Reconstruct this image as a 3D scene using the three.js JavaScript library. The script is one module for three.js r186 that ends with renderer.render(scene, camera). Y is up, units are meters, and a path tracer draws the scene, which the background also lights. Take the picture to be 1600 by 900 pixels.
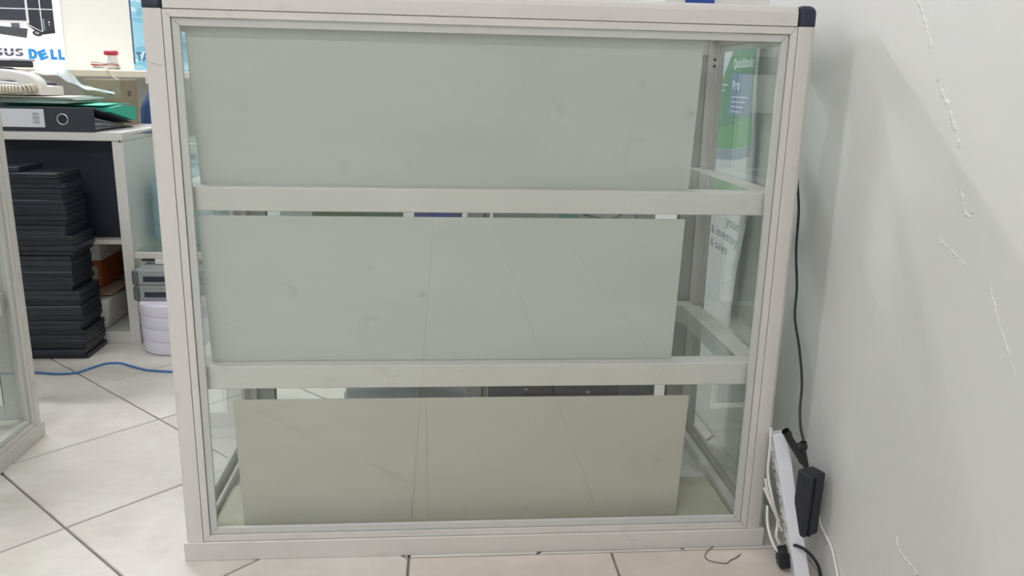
import * as THREE from 'three';
import { RoundedBoxGeometry } from 'three/addons/geometries/RoundedBoxGeometry.js';
import { mergeGeometries, toCreasedNormals } from 'three/addons/utils/BufferGeometryUtils.js';
import { RectAreaLightUniformsLib } from 'three/addons/lights/RectAreaLightUniformsLib.js';

// ---------------------------------------------------------------- camera, light, exposure
RectAreaLightUniformsLib.init();
const scene = new THREE.Scene();
scene.background = new THREE.Color(0x000000);
const renderer = new THREE.WebGLRenderer({ antialias: true });
renderer.toneMapping = THREE.LinearToneMapping;
renderer.toneMappingExposure = 1.06;
renderer.shadowMap.enabled = true;
const V = (x, y, z) => new THREE.Vector3(x, y, z);

const F = 1267, CAM_H = 0.79;                         // focal length in pixels of the 1600 x 900 frame, eye height
const wx = V(14880, 15, F).normalize();               // world x, seen in camera axes (right, down, forward)
const wd = V(-113, 5010, F).normalize(); wd.addScaledVector(wx, -wx.dot(wd)).normalize();   // world down
const wz = new THREE.Vector3().crossVectors(wx, wd);  // away from the camera
const camera = new THREE.PerspectiveCamera(2 * Math.atan(450 / F) * 180 / Math.PI, 16 / 9, 0.05, 30);
camera.position.set(0, CAM_H, 0);
camera.quaternion.setFromRotationMatrix(new THREE.Matrix4().makeBasis(
  V(wx.x, -wd.x, -wz.x), V(-wx.y, wd.y, wz.y), V(-wx.z, wd.z, wz.z)));
scene.add(camera);

// a pixel of the photograph gives a direction; the plane that the thing touches gives its distance
function ray(px, py) { const r = V(px - 800, py - 450, F); return V(wx.dot(r), -wd.dot(r), -wz.dot(r)); }
const onY = (px, py, y = 0) => { const r = ray(px, py), t = (y - CAM_H) / r.y; return V(r.x * t, y, r.z * t); };
const onZ = (px, py, z) => { const r = ray(px, py), t = z / r.z; return V(r.x * t, CAM_H + r.y * t, z); };
const onX = (px, py, x) => { const r = ray(px, py), t = x / r.x; return V(x, CAM_H + r.y * t, r.z * t); };

// room
const XR = 0.634, XL = -4.3, ZB = -3.6, ZF = 2.6, YC = 2.7;
// ceiling fluorescent fittings: position (x, z), along x or z, radiance
const LAMPS = [
  { x: -2.0, y: 2.52, z: -3.46, e: 125, at: 'high on the wall above the back counter' },
  { x: -0.5, z: -2.4, e: 30, at: 'behind the display case with the boards' },
  { x: -1.75, z: -0.9, e: 48, at: 'above the empty display case' },
  { x: -0.8, z: 0.4, e: 56, at: 'in the middle of the shop' },
  { x: -0.9, z: 2.0, e: 64, at: 'near the front wall of the shop' },
];

// ---------------------------------------------------------------- helpers
function rng(seed) { let s = seed >>> 0; return () => { s = (s + 0x6D2B79F5) | 0; let t = Math.imul(s ^ (s >>> 15), 1 | s); t = (t + Math.imul(t ^ (t >>> 7), 61 | t)) ^ t; return ((t ^ (t >>> 14)) >>> 0) / 4294967296; }; }
const taken = {};
function numbered(n) { const k = taken[n] = (taken[n] ?? -1) + 1; return k ? `${n}_${String(k).padStart(3, '0')}` : n; }
function sh(o) { o.castShadow = true; o.receiveShadow = true; return o; }
function part(name, geo, mat, parent) { const m = sh(new THREE.Mesh(geo, mat)); m.name = name; parent.add(m); return m; }
function thing(name, label, category, pos = [0, 0, 0], ry = 0, group) {
  const g = new THREE.Group(); g.name = numbered(name); g.position.set(...pos); g.rotation.y = ry;
  g.userData = { label, category }; if (group) g.userData.group = group; scene.add(g); return g;
}
function single(name, label, category, geo, mat, pos, group) {
  const m = sh(new THREE.Mesh(geo, mat)); m.name = numbered(name); if (pos) m.position.set(...pos);
  m.userData = { label, category }; if (group) m.userData.group = group; scene.add(m); return m;
}
function structure(name, geo, mat, pos) { const m = sh(new THREE.Mesh(geo, mat)); m.name = name; if (pos) m.position.set(...pos); m.userData.kind = 'structure'; scene.add(m); return m; }
// texture coordinates in metres, by the way each face points
function boxUV(g, off = [0, 0]) {
  g = g.index ? g.toNonIndexed() : g;
  const p = g.attributes.position, uv = new Float32Array(p.count * 2), a = V(), b = V(), c = V(), n = V();
  for (let i = 0; i < p.count; i += 3) {
    a.fromBufferAttribute(p, i); b.fromBufferAttribute(p, i + 1); c.fromBufferAttribute(p, i + 2);
    n.copy(b).sub(a).cross(c.clone().sub(a));
    const x = Math.abs(n.x), y = Math.abs(n.y), z = Math.abs(n.z);
    [a, b, c].forEach((v, k) => {
      const [s, t] = x >= y && x >= z ? [v.z, v.y] : y >= z ? [v.x, v.z] : [v.x, v.y];
      uv[(i + k) * 2] = s + off[0]; uv[(i + k) * 2 + 1] = t + off[1];
    });
  }
  g.setAttribute('uv', new THREE.BufferAttribute(uv, 2)); return g;
}
function rbox(w, h, d, r = 0.0015, seg = 1, at = [0, 0, 0], off) { const g = new RoundedBoxGeometry(w, h, d, seg, Math.min(r, w / 2.01, h / 2.01, d / 2.01)); g.translate(...at); return boxUV(g, off); }
// box given by its limits
function lim(x0, x1, y0, y1, z0, z1, r = 0.0012, seg = 1) { return rbox(x1 - x0, y1 - y0, z1 - z0, r, seg, [(x0 + x1) / 2, (y0 + y1) / 2, (z0 + z1) / 2]); }
function tube(pts, r, seg = 60, rad = 8, closed = false) { return new THREE.TubeGeometry(new THREE.CatmullRomCurve3(pts.map(p => p.isVector3 ? p : V(...p)), closed), seg, r, rad, closed); }
function extr(pts, depth, bevel = 0) {
  const s = pts instanceof THREE.Shape ? pts : new THREE.Shape(pts.map(p => new THREE.Vector2(...p)));
  return new THREE.ExtrudeGeometry(s, { depth, bevelEnabled: bevel > 0, bevelSize: bevel, bevelThickness: bevel, bevelSegments: 2, curveSegments: 10 });
}
// box with rounded top edges and upright corners, flat below
function bullet(w, h, d, r) {
  const g = new RoundedBoxGeometry(w, h, d, 4, r), p = g.attributes.position;
  for (let i = 0; i < p.count; i++) if (p.getY(i) < 0) {
    const x = p.getX(i), z = p.getZ(i), cx = THREE.MathUtils.clamp(x, -w / 2 + r, w / 2 - r), cz = THREE.MathUtils.clamp(z, -d / 2 + r, d / 2 - r);
    const o = Math.hypot(x - cx, z - cz); if (o > 1e-6) p.setXYZ(i, cx + (x - cx) / o * r, p.getY(i), cz + (z - cz) / o * r);
  }
  return boxUV(toCreasedNormals(g, 0.7));
}

// ---------------------------------------------------------------- textures and materials
function noiseField(n, seed, cells, oct = 4, gain = 0.5) {     // tileable value noise, about 0..1
  const out = new Float32Array(n * n); let amp = 1, tot = 0;
  for (let o = 0; o < oct; o++) {
    const [cx, cy] = [cells[0] << o, cells[1] << o], r = rng(seed + o * 101), v = Float32Array.from({ length: cx * cy }, r);
    for (let j = 0; j < n; j++) { const fy = j / n * cy, y0 = Math.floor(fy), ty = fy - y0, sy = ty * ty * (3 - 2 * ty);
      for (let i = 0; i < n; i++) { const fx = i / n * cx, x0 = Math.floor(fx), tx = fx - x0, sx = tx * tx * (3 - 2 * tx);
        const g = (a, b) => v[(b % cy) * cx + (a % cx)];
        const a = g(x0, y0) * (1 - sx) + g(x0 + 1, y0) * sx, b = g(x0, y0 + 1) * (1 - sx) + g(x0 + 1, y0 + 1) * sx;
        out[j * n + i] += amp * (a * (1 - sy) + b * sy); } }
    tot += amp; amp *= gain;
  }
  for (let i = 0; i < out.length; i++) out[i] /= tot;
  return out;
}
function dataTex(n, fn, srgb = true, rep = 1) {
  const d = new Uint8Array(n * n * 4);
  for (let i = 0; i < n * n; i++) { const c = fn(i % n, Math.floor(i / n), i); d[i * 4] = c[0]; d[i * 4 + 1] = c[1]; d[i * 4 + 2] = c[2]; d[i * 4 + 3] = 255; }
  const t = new THREE.DataTexture(d, n, n); t.wrapS = t.wrapT = THREE.RepeatWrapping; t.magFilter = THREE.LinearFilter; t.minFilter = THREE.LinearFilter;
  if (srgb) t.colorSpace = THREE.SRGBColorSpace; t.repeat.set(rep, rep); t.needsUpdate = true; return t;
}
function canvasTex(w, h, draw) { const c = document.createElement('canvas'); c.width = w; c.height = h; draw(c.getContext('2d'), w, h); const t = new THREE.CanvasTexture(c); t.colorSpace = THREE.SRGBColorSpace; t.magFilter = THREE.LinearFilter; return t; }
const mix = (a, b, t) => a.map((v, i) => v + (b[i] - v) * t);
const std = (o) => new THREE.MeshStandardMaterial({ roughness: 0.6, ...o });

const nA = noiseField(512, 11, [4, 4], 5), nB = noiseField(512, 23, [24, 24], 3), nC = noiseField(512, 37, [3, 14], 4), nD = noiseField(512, 51, [2, 2], 5, 0.6);
// white coated aluminium: faint smears and a few scuffs
const scuff = (() => { const m = new Float32Array(512 * 512), r = rng(5);
  for (let k = 0; k < 26; k++) { const x = r() * 512, y = r() * 512, l = 2 + r() * 8, a = (r() - 0.5) * 0.5, s = 0.08 + r() * 0.2;
    for (let t = 0; t < l; t += 0.5) { const i = ((Math.round(y + t * Math.sin(a)) & 511) * 512) + (Math.round(x + t * Math.cos(a)) & 511); m[i] = Math.max(m[i], s); } }
  return m; })();
const M = {};
M.alu = std({ map: dataTex(512, (x, y, i) => mix(mix([219, 216, 210], [206, 203, 196], nA[i]), [95, 90, 84], scuff[i] + Math.max(0, nB[i] - 0.72) * 0.5)), roughness: 0.42 });
M.aluGrey = std({ map: dataTex(256, (x, y, i) => mix([178, 180, 176], [166, 168, 164], nB[(y * 2) * 512 + x * 2])), roughness: 0.4, metalness: 0.1 });
M.bead = std({ color: 0xc6c8c3, roughness: 0.45 });
M.blackCap = std({ color: 0x23283a, roughness: 0.5 });
M.gasket = std({ color: 0x26282a, roughness: 0.7 });
M.glass = new THREE.MeshPhysicalMaterial({ color: 0xfcfefd, roughness: 0.0, transmission: 1, thickness: 0, ior: 1.5 });
M.glassEdge = new THREE.MeshPhysicalMaterial({ color: 0xeef7f3, roughness: 0.02, transmission: 1, thickness: 0, ior: 1.5 });
const boardTex = (a, b, stain, k) => dataTex(512, (x, y, i) => { const s = Math.max(0, nD[(i + k * 7919) % 262144] - 0.56) * 1.6, sp = Math.max(0, nB[(i + k * 1237) % 262144] - 0.79) * 1.0; return mix(mix(mix(a, b, nC[i]), stain, Math.min(0.55, s)), [110, 108, 98], Math.min(0.4, sp)); });
M.board1 = std({ map: boardTex([199, 203, 195], [190, 193, 185], [185, 185, 174], 1), roughness: 0.55 });
M.board2 = std({ map: boardTex([201, 204, 197], [192, 195, 188], [185, 186, 176], 2), roughness: 0.55 });
M.board3 = std({ map: boardTex([203, 200, 187], [193, 190, 177], [186, 173, 150], 3), roughness: 0.6 });
M.wall = std({ map: dataTex(512, (x, y, i) => mix([229, 230, 226], [219, 221, 217], nA[i])), bumpMap: dataTex(512, (x, y, i) => { const v = 255 * (0.55 * nD[i] + 0.3 * nA[i] + 0.15 * nB[i]); return [v, v, v]; }, false), bumpScale: 0.006, roughness: 0.38 });
M.plaster = std({ color: 0xe2e3df, roughness: 0.6 });
M.ceiling = std({ color: 0xe9e8e4, roughness: 0.9 });
M.grout = std({ map: dataTex(256, (x, y, i) => mix([148, 141, 132], [122, 116, 108], nB[y * 2 * 512 + x * 2])), roughness: 0.95 });
M.tile = [[[217, 214, 205], [197, 193, 184]], [[216, 213, 205], [198, 193, 184]], [[217, 206, 195], [199, 189, 177]], [[218, 215, 206], [199, 195, 186]]].map(([a, b], k) =>
  std({ map: dataTex(512, (x, y, i) => mix(mix(a, b, THREE.MathUtils.clamp((nA[(i + k * 40961) % 262144] * 0.7 + nB[(i + k * 999) % 262144] * 0.15 + nC[(i * 2 + k * 999) % 262144] * 0.15 - 0.5) * 2.4 + 0.5, 0, 1)), [205, 184, 170], Math.max(0, nD[(i + k * 77777) % 262144] - 0.46) * 1.1), true, 2.3), roughness: 0.3 }));
M.white = std({ color: 0xe4e3df, roughness: 0.5 });
M.melamine = std({ map: dataTex(256, (x, y, i) => mix([222, 221, 215], [208, 207, 201], nA[y * 2 * 512 + x * 2])), roughness: 0.45 });
M.black = std({ color: 0x1c1f24, roughness: 0.45 });
M.navy = std({ color: 0x1a2130, roughness: 0.6 });

// ---------------------------------------------------------------- room
const T = 0.12;
const floor = structure('floor', boxUV(new THREE.BoxGeometry(XR - XL, 0.1, ZF - ZB).translate((XR + XL) / 2, -0.0545, (ZF + ZB) / 2)), M.grout);
{
  // diagonal field: grout lines at x+z = S0 + k*SS and x-z = D0 + k*DS; straight-laid patch in front of the case
  const S0 = -2.037, SS = 0.479, D0 = 0.690, DS = 0.489, PX = -0.0575, PZ = -1.240, gw = 0.0022;
  const clip = (poly, f) => { const out = []; poly.forEach((p, i) => { const q = poly[(i + 1) % poly.length], a = f(p), b = f(q); if (a >= 0) out.push(p); if ((a >= 0) !== (b >= 0)) { const t = a / (a - b); out.push([p[0] + (q[0] - p[0]) * t, p[1] + (q[1] - p[1]) * t]); } }); return out; };
  const room = p => [q => q[0] - XL - 0.002, q => XR - 0.002 - q[0], q => q[1] - ZB - 0.002, q => ZF - 0.002 - q[1]].reduce(clip, p);
  const area = p => p.reduce((s, a, i) => { const b = p[(i + 1) % p.length]; return s + a[0] * b[1] - a[1] * b[0]; }, 0) / 2;
  const rnd = rng(77);
  function addTile(poly, warm) {
    poly = poly.filter((p, i) => { const q = poly[(i + 1) % poly.length]; return Math.hypot(p[0] - q[0], p[1] - q[1]) > 1e-4; });
    if (poly.length < 3 || Math.abs(area(poly)) < 3e-4) return;
    if (area(poly) < 0) poly.reverse();
    const c = poly.reduce((s, p) => [s[0] + p[0] / poly.length, s[1] + p[1] / poly.length], [0, 0]);
    const inset = d => poly.map((p, i) => {          // inward offset by edge normals
      const a = poly[(i + poly.length - 1) % poly.length], b = poly[(i + 1) % poly.length];
      const n1 = [-(p[1] - a[1]), p[0] - a[0]], n2 = [-(b[1] - p[1]), b[0] - p[0]];
      const l1 = Math.hypot(...n1), l2 = Math.hypot(...n2), k = d / (1 + (n1[0] * n2[0] + n1[1] * n2[1]) / (l1 * l2) + 1e-3);
      return [p[0] + (n1[0] / l1 + n2[0] / l2) * k, p[1] + (n1[1] / l1 + n2[1] / l2) * k]; });
    const dy = (rnd() - 0.5) * 0.0008, top = inset(0.0016), pos = [];
    const Y0 = -0.0045, Y1 = -0.0016 + dy, Y2 = dy;
    const P = (p, y) => [p[0], y, p[1]];
    for (let i = 0; i < poly.length; i++) { const j = (i + 1) % poly.length;
      for (const [A, ya, B, yb] of [[poly, Y0, poly, Y1], [poly, Y1, top, Y2]]) pos.push(...P(A[i], ya), ...P(B[j], yb), ...P(A[j], ya), ...P(A[i], ya), ...P(B[i], yb), ...P(B[j], yb));
      if (i > 0 && i < poly.length - 1) pos.push(...P(top[0], Y2), ...P(top[j], Y2), ...P(top[i], Y2)); }
    let g = new THREE.BufferGeometry(); g.setAttribute('position', new THREE.Float32BufferAttribute(pos, 3)); g.computeVertexNormals();
    g = boxUV(g, [rnd(), rnd()]); g.translate(-c[0], 0, -c[1]);
    const m = part('tile', g, M.tile[warm ? 2 : [0, 1, 3][Math.floor(rnd() * 3)]], floor); m.position.set(c[0], 0, c[1]);
  }
  for (let i = -16; i < 20; i++) for (let j = -16; j < 20; j++) {
    const s0 = S0 + i * SS + gw * 1.41, s1 = S0 + (i + 1) * SS - gw * 1.41, d0 = D0 + j * DS + gw * 1.41, d1 = D0 + (j + 1) * DS - gw * 1.41;
    const poly = room([[s0, d0], [s1, d0], [s1, d1], [s0, d1]].map(([s, d]) => [(s + d) / 2, (s - d) / 2]));
    if (poly.length < 3) continue;
    const inC = clip(clip(poly, p => p[0] - PX), p => p[1] - PZ);
    if (inC.length < 3) { addTile(poly); continue; }
    addTile(clip(poly, p => PX - gw - p[0]));
    addTile(clip(clip(poly, p => p[0] - PX - gw), p => PZ - gw - p[1]));
  }
  for (let i = 0; i < 3; i++) for (let j = 0; j < 12; j++) {
    const x0 = PX + i * 0.351 + gw, z0 = PZ + j * 0.351 + gw; addTile(room([[x0, z0], [x0 + 0.351 - 2 * gw, z0], [x0 + 0.351 - 2 * gw, z0 + 0.351 - 2 * gw], [x0, z0 + 0.351 - 2 * gw]]), true);
  }
}
const wallR = structure('wall_right', boxUV(new THREE.BoxGeometry(T, YC + 0.1, ZF - ZB + 2 * T).translate(XR + T / 2, YC / 2 - 0.05, (ZF + ZB) / 2)), M.wall);
structure('wall_left', boxUV(new THREE.BoxGeometry(T, YC + 0.1, ZF - ZB + 2 * T).translate(XL - T / 2, YC / 2 - 0.05, (ZF + ZB) / 2)), M.wall);
structure('wall_back', boxUV(new THREE.BoxGeometry(XR - XL, YC + 0.1, T).translate((XR + XL) / 2, YC / 2 - 0.05, ZB - T / 2)), M.wall);
structure('wall_front', boxUV(new THREE.BoxGeometry(XR - XL, YC + 0.1, T).translate((XR + XL) / 2, YC / 2 - 0.05, ZF + T / 2)), M.wall);
structure('ceiling', boxUV(new THREE.BoxGeometry(XR - XL + 2 * T, 0.1, ZF - ZB + 2 * T).translate((XR + XL) / 2, YC + 0.05, (ZF + ZB) / 2)), M.ceiling);

// raised cracks and trowel marks of the plaster on the right wall
for (const [pts, r] of [
  [[[1430, -6], [1437, 8], [1442, 22], [1447, 42], [1452, 60], [1455, 75]], 0.0022],
  [[[1466, 122], [1468, 134], [1473, 146], [1482, 165], [1487, 182], [1493, 202], [1499, 230]], 0.0026],
  [[[1499, 298], [1505, 312], [1507, 330], [1514, 339], [1520, 336], [1518, 328]], 0.0018],
  [[[1468, 374], [1480, 386], [1492, 397], [1508, 414]], 0.0014],
  [[[1548, 450], [1553, 475], [1562, 510], [1574, 545], [1587, 588]], 0.0016],
  [[[1400, 838], [1404, 858], [1415, 875], [1428, 888], [1433, 900]], 0.0022],
]) {
  const rr = rng(Math.round(pts[0][0])), dense = new THREE.CatmullRomCurve3(pts.map(([x, y]) => onX(x, y, XR))).getPoints(40), g = tube(dense.map(p => p.add(V(0.0002, (rr() - 0.5) * 0.002, (rr() - 0.5) * 0.003))), r * 1.5, 120, 8);
  const p = g.attributes.position, rings = p.count / 9, v = V();
  for (let k = 0; k < rings; k++) {                       // broken, uneven ridge
    const c = V(); for (let j = 0; j < 8; j++) c.add(v.fromBufferAttribute(p, k * 9 + j)); c.divideScalar(8);
    const f = Math.min(1.2, Math.max(0.22, 0.45 + rr() * 0.45 + 0.5 * Math.sin(k * 0.21 + pts[0][0]) * Math.sin(k * 0.083)));
    for (let j = 0; j < 9; j++) { v.fromBufferAttribute(p, k * 9 + j).sub(c).multiplyScalar(f).add(c); p.setXYZ(k * 9 + j, XR + (v.x - XR) * 0.4, v.y, v.z); }
  }
  g.computeVertexNormals(); part('plaster_ridge', g, M.plaster, wallR);
}

// ceiling lamps: twin fluorescent battens, each with its own light below the tubes
LAMPS.forEach((l, k) => {
  const g = thing('ceiling_light', `white fluorescent batten with two tubes ${l.at}`, 'lamp', [l.x, (l.y ?? YC) - 0.09, l.z]);
  if (l.y) part('wall_bracket', lim(-0.3, 0.3, 0.0902, 0.105, ZB - l.z, 0.05), M.white, g);
  part('housing', lim(-0.62, 0.62, 0.045, 0.09, -0.05, 0.05, 0.006, 2), M.white, g);
  for (const s of [-1, 1]) {
    part('tube', new THREE.CylinderGeometry(0.013, 0.013, 1.18, 16).rotateZ(Math.PI / 2).translate(0, 0.022, s * 0.028), new THREE.MeshStandardMaterial({ color: 0xffffff, emissive: 0xf4f8ff, emissiveIntensity: 6, roughness: 0.4 }), g);
    part('tube_holder', lim(s * 0.605 - 0.012, s * 0.605 + 0.012, 0.0, 0.046, -0.048, 0.048, 0.003), M.white, g);
  }
  const a = new THREE.RectAreaLight(0xfaf8ff, l.e, 1.2, 0.09); a.position.set(0, -0.004, 0); a.rotation.x = -Math.PI / 2; a.castShadow = true; g.add(a);
});

// ---------------------------------------------------------------- display case
// local axes: origin on the floor under its middle, front towards +z
const CA = 0.497, CB = 0.226, CX = 0.0688, CZ = -1.474;
const Y_BASE = 0.034, Y_RAIL = 0.882, Y_TOP = 0.913, PW = 0.029, SW = 0.011, BW = 0.011;
function mitre(name, along, y0, y1, w, t, mat, parent, place) {
  // four mitred strips around a rectangle u0..u1 by y0..y1, width w inwards, thickness t from depth 0 backwards; place() maps (u, y, depth) to case axes
  const [u0, u1] = along;
  for (const q of [[[u0, y0], [u1, y0], [u1 - w, y0 + w], [u0 + w, y0 + w]], [[u0, y1], [u0 + w, y1 - w], [u1 - w, y1 - w], [u1, y1]], [[u0, y0], [u0 + w, y0 + w], [u0 + w, y1 - w], [u0, y1]], [[u1, y0], [u1, y1], [u1 - w, y1 - w], [u1 - w, y0 + w]]]) {
    const c = q.reduce((s, p) => [s[0] + p[0] / 4, s[1] + p[1] / 4], [0, 0]);
    const k = q.map(p => [p[0] + Math.sign(c[0] - p[0]) * 0.0003, p[1] + Math.sign(c[1] - p[1]) * 0.0003]);
    let g = extr(k, t); g.translate(0, 0, -t);
    const p = g.attributes.position; for (let i = 0; i < p.count; i++) p.setXYZ(i, ...place(p.getX(i), p.getY(i), p.getZ(i)));
    g = boxUV(g); g.computeVertexNormals(); part(name, g, mat, parent);
  }
}
function makeCase(label) {
  const c = thing('display_case', label, 'display case');
  // corner posts with a rounded outer edge
  for (const sx of [-1, 1]) for (const sz of [-1, 1]) {
    const r = 0.011, s = new THREE.Shape(); s.moveTo(0, 0); s.lineTo(PW, 0); s.lineTo(PW, PW - r); s.absarc(PW - r, PW - r, r, 0, Math.PI / 2, false); s.lineTo(0, PW); s.lineTo(0, 0);
    let g = extr(s, Y_RAIL - Y_BASE); g.rotateX(-Math.PI / 2); // (x, y) -> (x, -z), up
    const p = g.attributes.position, rev = sx * sz > 0;
    for (let i = 0; i < p.count; i++) p.setXYZ(i, sx * (CA - PW + p.getX(i)), p.getY(i) + Y_BASE, sz * (CB - PW - p.getZ(i)));
    g = g.index ? g.toNonIndexed() : g;
    if (rev) { const a = g.attributes.position; for (let i = 0; i < a.count; i += 3) { const t = [a.getX(i), a.getY(i), a.getZ(i)]; a.setXYZ(i, a.getX(i + 1), a.getY(i + 1), a.getZ(i + 1)); a.setXYZ(i + 1, ...t); } }
    g.computeVertexNormals(); part('post', boxUV(toCreasedNormals(g, 0.6)), M.alu, c);
    const cap = part('corner_cap', bullet(0.032, Y_TOP - Y_RAIL, 0.032, 0.0125), M.blackCap, c);
    cap.position.set(sx * (CA - 0.0155), (Y_TOP + Y_RAIL) / 2 + 0.0003, sz * (CB - 0.0155));
    cap.userData.label = 'dark navy plastic corner cap';
  }
  // top rails with a rounded outer edge
  const prof = (() => { const r = 0.013, h = Y_TOP - Y_RAIL - 0.001, d = 0.03, s = new THREE.Shape(); s.moveTo(0, 0); s.lineTo(d, 0); s.lineTo(d, h - r); s.absarc(d - r, h - r, r, 0, Math.PI / 2, false); s.lineTo(0, h); s.lineTo(0, 0); return s; })();
  const rail = (len, ry, x, z) => { let g = extr(prof, len); g.translate(-0.03, 0, -len / 2); g = boxUV(toCreasedNormals(g, 0.5)); const m = part('top_rail', g, M.alu, c); m.rotation.y = ry; m.position.set(x, Y_RAIL + 0.0006, z); };
  rail(2 * CA - 0.063, -Math.PI / 2, 0, CB); rail(2 * CA - 0.063, Math.PI / 2, 0, -CB);
  rail(2 * CB - 0.063, 0, CA, 0); rail(2 * CB - 0.063, Math.PI, -CA, 0);
  part('glass_top', lim(-CA + 0.03, CA - 0.03, Y_TOP - 0.008, Y_TOP - 0.002, -CB + 0.03, CB - 0.03, 0.0005), M.glass, c).userData.label = 'clear glass top';
  // frames, beads and panes of the front and the two sides
  const gap = 0.0007;
  const faces = [
    [[-CA + PW + gap, CA - PW - gap], (u, y, d) => [u, y, CB - 0.0006 + d], 'front'],
    [[-CB + PW + gap, CB - PW - gap], (u, y, d) => [CA - 0.0006 + d, y, -u], 'right'],
    [[-CB + PW + gap, CB - PW - gap], (u, y, d) => [-CA + 0.0006 - d, y, u], 'left'],
  ];
  for (const [al, pl, side] of faces) {
    const y0 = Y_BASE + 0.0005, y1 = Y_RAIL - 0.0004;
    mitre('frame_strip', al, y0, y1, SW, 0.012, M.alu, c, pl);
    const b = [al[0] + SW + 0.0006, al[1] - SW - 0.0006], yb0 = y0 + SW + 0.0006, yb1 = y1 - SW - 0.0006;
    mitre('glazing_bead', b, yb0, yb1, BW, 0.006, M.bead, c, (u, y, d) => pl(u, y, d - 0.0035));
    const q = [b[0] + 0.003, yb0 + 0.003, b[1] - 0.003, yb1 - 0.003];
    const A = pl(q[0], q[1], -0.0096), B = pl(q[2], q[3], -0.0136);
    const g = lim(Math.min(A[0], B[0]), Math.max(A[0], B[0]), A[1], B[1], Math.min(A[2], B[2]), Math.max(A[2], B[2]), 0.0004);
    part('glass_pane', g, M.glass, c).userData.label = `clear glass pane of the ${side === 'front' ? 'front' : 'side'}`;
  }
  // plinth
  const e = 0.0025;
  part('plinth', lim(-CA - e, CA + e, 0, Y_BASE - 0.0003, CB - 0.02, CB + e), M.alu, c);
  part('plinth', lim(-CA - e, CA + e, 0, Y_BASE - 0.0003, -CB - e, -CB + 0.02), M.alu, c);
  for (const s of [-1, 1]) part('plinth', lim(s > 0 ? CA - 0.02 : -CA - e, s > 0 ? CA + e : -CA + 0.02, 0, Y_BASE - 0.0003, -CB + 0.0203, CB - 0.0203), M.alu, c);
  part('bottom_panel', lim(-CA + 0.0205, CA - 0.0205, 0.012, 0.024, -CB + 0.0205, CB - 0.0205), M.melamine, c);
  for (const s of [-1, 1]) part('bottom_rail', lim(s > 0 ? CA - 0.036 : -CA + 0.0205, s > 0 ? CA - 0.0205 : -CA + 0.0265, 0.0243, 0.044, -CB + 0.03, CB - 0.03), M.alu, c);
  // two shelves of square tube with a glass sheet let in
  for (const [yt, yb] of [[0.627, 0.590], [0.338, 0.299]]) {
    const s = new THREE.Group(); s.name = 'shelf'; c.add(s);
    part('shelf_rail', lim(-0.4665, 0.4665, yb, yt, 0.170, 0.208, 0.002, 2), M.alu, s);
    part('shelf_rail', lim(-0.4665, 0.4665, yb, yt, -0.196, -0.158, 0.002, 2), M.alu, s);
    for (const q of [-1, 1]) part('shelf_rail', lim(q > 0 ? 0.441 : -0.479, q > 0 ? 0.479 : -0.441, yb, yt, -0.1575, 0.1695, 0.002, 2), M.alu, s);
    part('shelf_glass', lim(-0.4405, 0.4405, yt - 0.006, yt - 0.0005, -0.1575, 0.1695, 0.0004), M.glass, s);
  }
  // back: track strips and two sliding doors with dark gaskets
  part('door_track', lim(-CA + PW + gap, CA - PW - gap, Y_RAIL - 0.03, Y_RAIL, -CB, -CB + 0.026), M.alu, c);
  part('door_track', lim(-CA + PW + gap, CA - PW - gap, Y_BASE, Y_BASE + 0.012, -CB, -CB + 0.026), M.alu, c);
  for (const [x0, x1, zc] of [[-0.467, 0.030, -CB + 0.007], [-0.018, 0.467, -CB + 0.019]]) {
    const d = new THREE.Group(); d.name = 'sliding_door'; c.add(d); const w = 0.034, y0 = Y_BASE + 0.0125, y1 = Y_RAIL - 0.0305, h = 0.005;
    part('stile', lim(x0, x0 + w, y0, y1, zc - h, zc + h), M.aluGrey, d); part('stile', lim(x1 - w, x1, y0, y1, zc - h, zc + h), M.aluGrey, d);
    part('door_rail', lim(x0 + w, x1 - w, y0, y0 + w, zc - h, zc + h), M.aluGrey, d); part('door_rail', lim(x0 + w, x1 - w, y1 - w, y1, zc - h, zc + h), M.aluGrey, d);
    part('gasket', lim(x0 + w, x0 + w + 0.003, y0 + w, y1 - w, zc - 0.004, zc + 0.004, 0.0005), M.gasket, d); part('gasket', lim(x1 - w - 0.003, x1 - w, y0 + w, y1 - w, zc - 0.004, zc + 0.004, 0.0005), M.gasket, d);
    part('door_glass', lim(x0 + w + 0.0031, x1 - w - 0.0031, y0 + w, y1 - w, zc - 0.002, zc + 0.002, 0.0004), M.glass, d);
  }
  for (const y of [0.845, 0.832]) part('screw', new THREE.CylinderGeometry(0.003, 0.003, 0.002, 12).rotateX(Math.PI / 2).translate(CA - PW / 2 - 0.002, y, -CB + PW + 0.001), M.gasket, c);
  return c;
}
const caseA = makeCase('white aluminium display case with pale boards leaning inside, beside the wall');
caseA.position.set(CX, 0, CZ);
const caseB = caseA.clone(); caseB.name = numbered('display_case'); scene.add(caseB);
caseB.userData = { label: 'empty white aluminium display case beside the stack of black cases', category: 'display case' };
caseB.position.set(-0.8935 - CA, 0, -1.768 + CB);

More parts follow.
